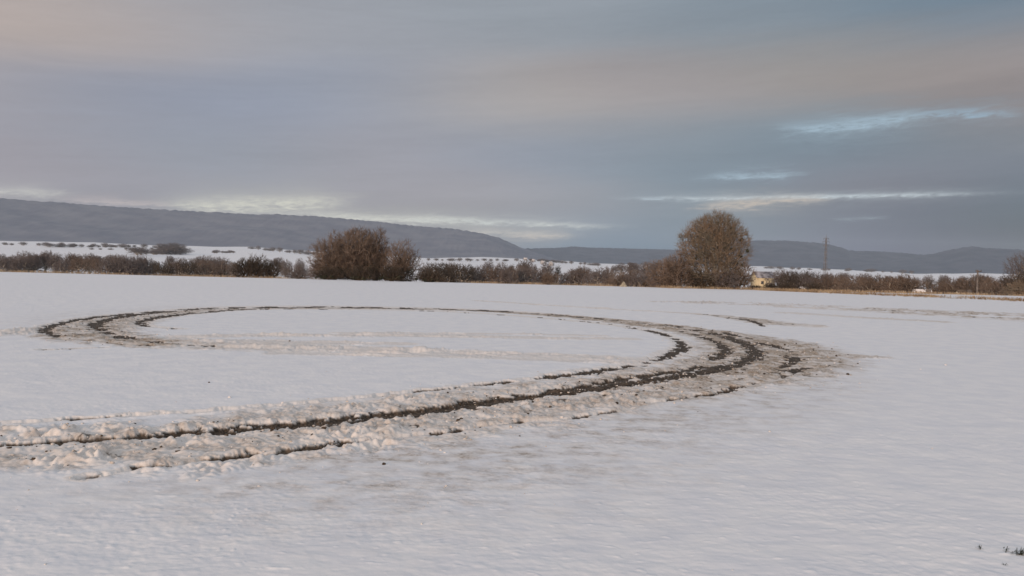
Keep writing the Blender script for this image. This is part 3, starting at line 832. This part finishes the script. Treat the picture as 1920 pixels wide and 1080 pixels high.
bush('bush', 'dark brown bush on the field edge right of the thicket', 'bush', 950, 92, 26, 30, 43, M_TWIGGREY, tips=500, r_tip=.012)
bush('bush', 'very small dark bush between the straw heap and the wooden pole', 'bush', 1211, 89, 11, 9, 44, M_TWIGDARK, tips=160, r_tip=.012)
# right of the round tree
Rt = [(1400, 512), (1450, 508), (1500, 512), (1560, 516), (1620, 516), (1700, 516), (1760, 522), (1800, 521), (1880, 518), (1960, 512)]
row('dark grey bare tree', 'between round tree and lattice mast', 'bare trees of the right hedgerow', spread_x(1464, 1550, 8), 160, 10, Rt, 4, [0, 2, 1, 3], 1.15)
row('brown bare tree', 'between lattice mast and snowy shed', 'bare trees of the right hedgerow', spread_x(1550, 1712, 13), 155, 8, Rt, 3, [1, 2, 1, 4], 1.15)
row('brown bare tree', 'between snowy shed and utility pole', 'bare trees of the right hedgerow', spread_x(1752, 1830, 6), 150, 6, Rt, 3, [1, 2, 4], 1.15)
row('brown bare tree', 'right of the utility pole', 'bare trees of the right hedgerow', spread_x(1840, 2010, 10), 140, 8, Rt, 3, [1, 1, 2], 1.2)
row('dim grey tree', 'in the row behind the right hedgerow', 'trees behind the right hedgerow', spread_x(1400, 1900, 18), 300, 30, [(1400, 508), (1440, 504), (1500, 508), (1700, 515), (1900, 514)], 3, [0, 3, 5], 1.1)
bush('shrub', 'round reddish brown bare shrub behind the utility pole', 'shrub', 1835, 142, 84, 54, 45, M_TWIG, tips=1100, r_tip=.014)
bush('hedge', 'dense russet hedge below the tree at the right end', 'hedge', 1925, 118, 110, 36, 46, M_TWIGRED, tips=1300, r_tip=.014, ratio=.4)
t = thing('bare_tree', 'grey bare tree with fine crown rising over the russet hedge', 'tree', at(1918, 150), 0)
tree_parts(t, grow(47, 9.0, 3.3, 3.2, 2.2, 1500, 3, .013, stems=1, trunk=.35, lumps=.2, up=.3, twig_len=.45, zc=6), M_BARK, M_TWIGGREY)
# specks of trees on the snowy slopes below the hill
def slope_row(pts, n, hpx, where, group, kinds=(0, 3)):
    xs = spread_x(pts[0][0], pts[-1][0], n, .45)
    for i, px in enumerate(sorted(xs)):
        py = np.interp(px, [p[0] for p in pts], [p[1] for p in pts])
        h2 = hit(px, py); d = float(np.hypot(*h2))
        hgt = hpx * random.uniform(.6, 1.3) * d / FPX
        place(random.choice(kinds), (h2[0], h2[1], float(terrain(*h2))), hgt, random.uniform(1.6, 3.2), 'distant dark tree, ' + ORD[i] + ' from the left ' + where, group, 'distant_tree')
slope_row([(90, 463.5), (250, 464.5)], 14, 5.4, 'in the upper line below the hill', 'distant trees on the snow slopes')
slope_row([(-20, 459), (300, 465)], 16, 5.4, 'in the top line at the hill foot', 'distant trees on the snow slopes')
slope_row([(160, 468), (330, 470)], 8, 4.7, 'in the line above the hedgerow', 'distant trees on the snow slopes')
slope_row([(255, 478), (345, 477)], 10, 12.2, 'in the copse below the notch', 'distant trees on the snow slopes')
slope_row([(398, 475), (440, 474.5)], 6, 5.4, 'in the short line over the dark bushes', 'distant trees on the snow slopes')
slope_row([(470, 467), (590, 479)], 12, 6.8, 'on the slope left of the thicket', 'distant trees on the snow slopes')
slope_row([(296, 469), (330, 467)], 7, 9, 'in the wooded notch under the hill', 'distant trees on the snow slopes')
slope_row([(990, 489), (1130, 499)], 14, 5, 'on the slope beyond the middle line', 'distant trees on the snow slopes')

slope_row([(800, 489), (970, 490)], 15, 5, 'on the snow strip right of the thicket', 'distant trees on the snow slopes')
slope_row([(1420, 503), (1720, 513)], 16, 5, 'on the snow strip below the right hills', 'distant trees on the snow slopes')

# ------------------------------------------------------------------ mast, poles, buildings
def lattice_mast(px, dist, top_y, label):
    p = at(px, dist); h = CAM_H + (horizon(px) - top_y) / FPX * dist - p.z
    root = thing('lattice_mast', label, 'power pylon', p, .3)
    wid = lambda z: 1.5 * (1 - z / h) + .35 if z < h * .8 else .55
    for sx in (-1, 1):
        for sy in (-1, 1):
            b = MB(); zs = np.linspace(0, h * .93, 9)
            for z0, z1 in zip(zs[:-1], zs[1:]):
                b.bar((sx * wid(z0) / 2, sy * wid(z0) / 2, z0), (sx * wid(z1) / 2, sy * wid(z1) / 2, z1), .13, .12)
            b.build('leg', M_STEEL, root)
    b = MB(); zs = np.linspace(.5, h * .93, 15)
    for i, (z0, z1) in enumerate(zip(zs[:-1], zs[1:])):
        a0, a1 = wid(z0) / 2, wid(z1) / 2; s = 1 if i % 2 else -1
        for ax in (-1, 1):
            b.bar((-s * a0, ax * a0, z0), (s * a1, ax * a1, z1), .04); b.bar((ax * a0, -s * a0, z0), (ax * a1, s * a1, z1), .04)
    b.build('bracing', M_STEEL, root)
    b = MB(); b.bar((0, 0, h * .9), (0, 0, h * 1.02), .16, .05, 6); b.build('peak', M_STEEL, root)
    for z, w in ((.93, 1.9), (.86, 2.4), (.78, 1.9)):
        b = MB(); b.bar((-w, 0, z * h), (w, 0, z * h), .09); b.bar((-w, 0, z * h), (0, 0, z * h + .8), .06); b.bar((w, 0, z * h), (0, 0, z * h + .8), .06)
        arm = b.build('cross_arm', M_STEEL, root)
        for s in (-1, 1):
            b = MB()
            for k in range(5): b.bar((s * w * .95, 0, z * h - .1 - k * .2), (s * w * .95, 0, z * h - .25 - k * .2), .12, .07, 8)
            b.build('insulator', M_CERAMIC, arm)
    return root
lattice_mast(1547, 480, 441, 'tall thin lattice power mast rising above the right hedgerow')
def wood_pole(px, dist, top_y, label, arm):
    p = at(px, dist); h = CAM_H + (horizon(px) - top_y) / FPX * dist - p.z
    root = thing('utility_pole', label, 'pole', p, .15)
    b = MB(); zs = np.linspace(-.2, h, 5)
    for z0, z1 in zip(zs[:-1], zs[1:]): b.bar((0, 0, z0), (0, 0, z1), .17 - .012 * z0, .17 - .012 * z1, 10)
    b.build('pole_shaft', M_WOOD, root, True)
    b = MB(); b.box((0, -.17, h - .25), (arm, .1, .12)); ca = b.build('cross_arm', M_WOOD, root)
    for x in (-arm * .42, arm * .42):
        b = MB(); b.bar((x, -.17, h - .19), (x, -.17, h + .02), .05, .04, 8); b.bar((x, -.17, h - .08), (x, -.17, h - .02), .08, .07, 8); b.build('insulator', M_CERAMIC, ca)
    return root
wood_pole(1235, 175, 487, 'thin grey wooden pole left of the tall round tree', .7)
wood_pole(1833, 128, 506, 'wooden utility pole with short cross arm before the round reddish shrub', 1.0)

def house(name, label, cat, px, dist, w, dep, eave, ridge, wall_m, roof_m, rotz, windows=2, door=True, z=None):
    p = at(px, dist)
    if z is not None: p.z = z
    root = thing(name, label, cat, p, rotz)
    b = MB(); x, y = w / 2, dep / 2
    b.add([(-x, -y, -.4), (x, -y, -.4), (x, y, -.4), (-x, y, -.4), (-x, -y, eave), (x, -y, eave), (x, y, eave), (-x, y, eave), (-x, 0, ridge), (x, 0, ridge)],
          [(0, 1, 5, 4), (2, 3, 7, 6)], [(0, 4, 3), (4, 7, 3), (4, 8, 7), (1, 2, 5), (5, 2, 6), (5, 6, 9)])
    b.build('wall', wall_m, root)
    b = MB(); ov = .25; sl = (ridge - eave) / y; th = .14
    for s in (-1, 1):
        lo = eave - ov * sl
        v = [(-x - ov, s * (y + ov), lo + .02), (x + ov, s * (y + ov), lo + .02), (x + ov, 0, ridge + .02), (-x - ov, 0, ridge + .02)]
        b.add(v + [(a, c, d + th) for a, c, d in v], [(0, 1, 2, 3), (4, 5, 6, 7), (0, 1, 5, 4), (1, 2, 6, 5), (3, 0, 4, 7)])
    b.build('roof', roof_m, root)
    for i in range(windows):
        wx = -x + w * (i + .6) / (windows + 1)
        f = MB(); hh = eave * .22
        for s in (-1, 1): f.box((wx + s * .36, -y - .03, eave * .58), (.08, .06, hh + .08)); f.box((wx, -y - .03, eave * .58 + s * hh / 2), (.64, .06, .08))
        fr = f.build('window', M_WOOD, root)
        gl = MB(); gl.box((wx, -y - .012, eave * .58), (.64, .02, hh - .08)); gl.build('pane', M_GLASS, fr)
    if door:
        d = MB(); d.box((x * .62, -y - .03, 1.0), (.8, .06, 1.95)); dd = d.build('door', M_WOOD, root)
        k = MB(); k.box((x * .62 - .3, -y - .08, 1.0), (.04, .05, .12)); k.build('handle', M_STEEL, dd)
    return root
house('house', 'small pale yellow house with a dark roof just right of the round tree', 'house', 1430, 225, 5.0, 4.5, 3.4, 4.9, M_YELLOW, M_ROOF, .12, 1)
house('shed', 'small dark shed with snow on its roof left of the lattice mast', 'shed', 1511, 150, 1.7, 2.2, 1.25, 1.9, M_BOARD, M_ROOFSNOW, .25, 0)
house('shed', 'long dark shed with snow covered roof in the right hedgerow', 'shed', 1730, 142, 2.5, 2.4, .95, 1.75, M_BOARD, M_ROOFDIRTY, -.25, 1)
house('hut', 'small cream hut half hidden in the hedgerow left of the utility pole', 'hut', 1806, 140, 1.9, 2.0, 1.15, 1.75, M_CREAM, M_BOARD, .1, 1)
for i, (px, py, w) in enumerate([(985, 478, 10), (1000, 481, 9), (1018, 485, 11), (1034, 488, 9)]):
    h2 = hit(px, py + 10)
    house('far_house', 'tiny pale house, ' + ORD[i] + ' from the left below the end of the wooded hill', 'house', px, float(np.hypot(*h2)), w, 7, 4, 7, M_PALE, M_ROOFDIRTY, .4 * i, 2, False)

# straw heap at the field edge: a ragged cone of straw
g = np.random.default_rng(9)
n = 900
ang = g.uniform(0, 2 * math.pi, n); hh = g.uniform(0, 1, n) ** 1.3
rad = (1 - hh) * .42 + .03
p = np.stack([rad * np.cos(ang), rad * np.sin(ang), hh * .68], 1)
dr = np.stack([np.cos(ang) * .5, np.sin(ang) * .5, -np.ones(n)], 1) + g.normal(0, .35, (n, 3)); dr /= np.linalg.norm(dr, axis=1, keepdims=True)
v, q = tubes(p, p + dr * g.uniform(.12, .25, (n, 1)), np.full(n, .02), np.full(n, .012), 3)
core = MB(); core.bar((0, 0, -.05), (0, 0, .62), .40, .05, 12)
cv = np.array(core.v); o = mesh_np('straw_heap', np.vstack([v, cv]), [np.vstack([q, np.array(core.q) + len(v)]), np.array(core.t) + len(v)], M_STRAW)
o.location = at(1170, 86); o.scale = (.8, .8, .8); tag(o, 'small pale pointed straw heap at the far field edge', 'straw heap')

# ------------------------------------------------------------------ dry grass along the field edge
def blades(spots, hmin, hmax, seed):
    g = np.random.default_rng(seed); P = np.array(spots)
    n = len(P); hgt = g.uniform(hmin, hmax, n); a = g.uniform(0, 2 * math.pi, n); w = g.uniform(.012, .03, n)
    z = terrain(P[:, 0], P[:, 1])
    u = np.stack([np.cos(a), np.sin(a), np.zeros(n)], 1); le = np.stack([g.normal(0, .25, n), g.normal(0, .25, n), np.ones(n)], 1)
    b = np.stack([P[:, 0], P[:, 1], z - .02], 1)
    v = np.stack([b - u * w[:, None], b + u * w[:, None], b + le * hgt[:, None] * .6 + u * w[:, None] * .6, b + le * hgt[:, None] * .6 - u * w[:, None] * .6, b + le * hgt[:, None] * [1.25, 1.25, 1]], 1).reshape(-1, 3)
    k = np.arange(n)[:, None] * 5
    return v, [k + np.array([[0, 1, 2, 3]]), k + np.array([[3, 2, 4]])]
g = np.random.default_rng(77)
spots = []
def strip(pts, count, jit, patchy=.4):
    P = np.array([flat(*p) for p in pts]); cum = np.r_[0, np.cumsum(np.hypot(*np.diff(P, axis=0).T))]
    s = g.uniform(0, cum[-1], count * 2)
    s = s[(perlin(s / 2.1, s * 0 + .5, 91) + g.uniform(-.5, .5, len(s))) > -patchy + .2][:count]
    for x_, y_ in zip(np.interp(s, cum, P[:, 0]), np.interp(s, cum, P[:, 1])):
        spots.append((x_ + g.normal(0, jit * .3), y_ + g.normal(0, jit)))
strip([(-60, 506), (200, 510.5), (440, 516.5), (600, 521)], 2600, 1.2)
strip([(1240, 539), (1420, 542.5), (1560, 547)], 2600, 1.2)
strip([(1420, 544), (1640, 553), (1800, 559), (2000, 569)], 5200, .7, .5)
strip([(1540, 543), (1700, 548), (1980, 556)], 2200, 1.5)
strip([(880, 527), (1240, 537)], 1500, 1.5, .3)
v, q = blades(spots, .10, .38, 5)
o = mesh_np('dry_grass', v, q, M_GRASS); o['kind'] = 'stuff'

# ------------------------------------------------------------------ clods
ico = bpy.data.meshes.new('ico_tmp')
import bmesh
bm = bmesh.new(); bmesh.ops.create_icosphere(bm, subdivisions=1, radius=1.0); bm.to_mesh(ico); bm.free()
IV = np.array([v.co[:] for v in ico.vertices]); IF = np.array([p.vertices[:] for p in ico.polygons])
bpy.data.meshes.remove(ico)
def clod_verts(n, size, g):
    out = np.empty((n, len(IV), 3))
    for i in range(n):
        d = 1 + .22 * np.sin(IV @ g.normal(0, 2.2, 3) + g.uniform(0, 6)) + .16 * np.sin(IV @ g.normal(0, 4.5, 3) + g.uniform(0, 6)) + .1 * np.sin(IV @ g.normal(0, 9, 3))
        out[i] = IV * d[:, None] * size[i] * np.array([g.uniform(.8, 1.3), g.uniform(.8, 1.3), g.uniform(.5, .9)])
    return out
def scatter(paths, count, smin, smax, seed, near_bias=1.0, wide=.62):
    """points beside paths, sizes with many small and few large"""
    g = np.random.default_rng(seed); pts = []
    allp = np.vstack([np.c_[P[:, :3], np.gradient(P[:, 0]), np.gradient(P[:, 1])] for P in paths])
    wgt = np.hypot(allp[:, 3], allp[:, 4]) * allp[:, 2] / np.hypot(allp[:, 0], allp[:, 1]) ** near_bias
    k = g.choice(len(allp), count, p=wgt / wgt.sum())
    hw = allp[k, 2]
    P = allp[k, :2] + g.normal(0, wide, (count, 2)) * hw[:, None]
    s = smin * (smax / smin) ** (g.uniform(0, 1, count) ** 2.6)
    return P, s, g
def clods(name, parts, m):
    """parts: point sets with sizes and how deep they sit"""
    vs = []
    for P, s, g, sink in parts:
        keep = np.hypot(P[:, 0], P[:, 1]) > 4.6; P, s = P[keep], s[keep]
        z = surface(P[:, 0].copy(), P[:, 1].copy())[0]
        vs.append(clod_verts(len(P), s, g) + np.stack([P[:, 0], P[:, 1], z + s * sink], 1)[:, None, :])
    v = np.concatenate(vs)
    f = (IF[None] + (np.arange(len(v)) * len(IV))[:, None, None]).reshape(-1, 3)
    o = mesh_np(name, v.reshape(-1, 3), f, m); o['kind'] = 'stuff'
    return o
g = np.random.default_rng(55)
az_ = np.radians(g.uniform(-36, 36, 1500)); dd_ = g.uniform(4.8, 15, 1500)
crumbs = np.stack([dd_ * np.sin(az_), dd_ * np.cos(az_)], 1)
keep_ = fbm(crumbs[:, 0] / 1.5, crumbs[:, 1] / 1.5, 3, 57) + g.uniform(-.3, .3, 1500) > .62
crumbs = crumbs[keep_]
clods('snow_clods', [scatter([BELT_P[0], BELT_P[5]], 2600, .006, .024, 201) + (.1,), (crumbs, .004 * 4 ** (g.uniform(0, 1, len(crumbs)) ** 2.2), g, 0.0)], M_SNOWCLOD)
clods('soil_clods', [scatter([BELT_P[0], BELT_P[5], BELT_P[6], RUT_P[0], RUT_P[3], RUT_P[4]], 1500, .004, .028, 202, wide=.42) + (.2,)], M_SOIL)
for px, py, s, lab in [(1590, 704, .032, 'dark soil clod lying alone on clean snow right of the tracks'), (392, 718, .018, 'small dark clod on the clean snow inside the ring of tracks'),
                       (543, 641, .03, 'dark clod on the pale old track across the ring'), (1568, 668, .03, 'pale brown clod at the right tip of the churned snow')]:
    f2 = flat(px, py); v = clod_verts(1, [s], g)[0]
    o = mesh_np('soil_clod', v, IF, M_SOIL, smooth=True)
    o.location = (f2[0], f2[1], float(surface(np.array([f2[0]]), np.array([f2[1]]))[0][0]) + s * .4)
    tag(o, lab, 'clod')

# ------------------------------------------------------------------ weeds poking through the snow, near right
def weed(px, py, h, n, w, label, seed):
    g = np.random.default_rng(seed)
    f2 = flat(px, py); z = float(surface(np.array([f2[0]]), np.array([f2[1]]))[0][0])
    root = thing('weed', label, 'weed', (f2[0], f2[1], z))
    b = MB()
    for i in range(max(1, n // 5)):
        p0 = np.array([g.normal(0, w * .5), g.normal(0, w * .3), -.005]); p1 = p0 + np.array([g.normal(0, .012), g.normal(0, .01), h * g.uniform(.6, 1)])
        b.bar(p0, (p0 + p1) / 2 + g.normal(0, .003, 3), .0022, .0017, 5); b.bar((p0 + p1) / 2, p1, .0017, .0009, 5)
    b.build('stem', M_WEED, root)
    vs, fs = [], []
    for i in range(n):
        a = g.uniform(0, 2 * math.pi); c = np.array([g.normal(0, w), g.normal(0, w * .5), g.uniform(.0, .35) * h])
        d = np.array([math.cos(a), math.sin(a), g.uniform(-.1, .8)]); s = np.array([-math.sin(a), math.cos(a), 0])
        L = g.uniform(.35, .75) * h * .55; k = len(vs) * 1
        q = [c, c + d * L * .45 + s * L * .2, c + d * L - np.array([0, 0, L * .12]), c + d * L * .45 - s * L * .2]
        fs.append([len(vs) + j for j in range(4)]); vs += q
    mesh_np('leaf', np.array(vs), np.array(fs), M_WEED, root)
    return root
weed(1837, 1034, .058, 14, .008, 'single upright dark weed, the leftmost poking through the near snow', 1)
weed(1885, 1038, .060, 12, .009, 'dark weed with a thin stalk beside the larger dark tuft', 2)
weed(1913, 1044, .065, 60, .030, 'largest dark leafy tuft poking through the near snow', 3)
weed(1884, 1064, .024, 10, .010, 'smallest flat dark sprout, nearest of the weeds in the snow', 4)

# ------------------------------------------------------------------ air
HZ = AIR
b = MB(); b.box((0, 0, 150), (15400, 15400, 340))
o = b.build('haze', bpy.data.materials.new('haze')); o['kind'] = 'stuff'
hm = o.data.materials[0]; hm.use_nodes = True; hm.node_tree.nodes.clear()
pv = hm.node_tree.nodes.new('ShaderNodeVolumePrincipled')
pv.inputs['Color'].default_value = (0.74, 0.87, 1.0, 1); pv.inputs['Density'].default_value = HZ
ho = hm.node_tree.nodes.new('ShaderNodeOutputMaterial')
hm.node_tree.links.new(pv.outputs[0], ho.inputs['Volume'])
hm.cycles.homogeneous_volume = True
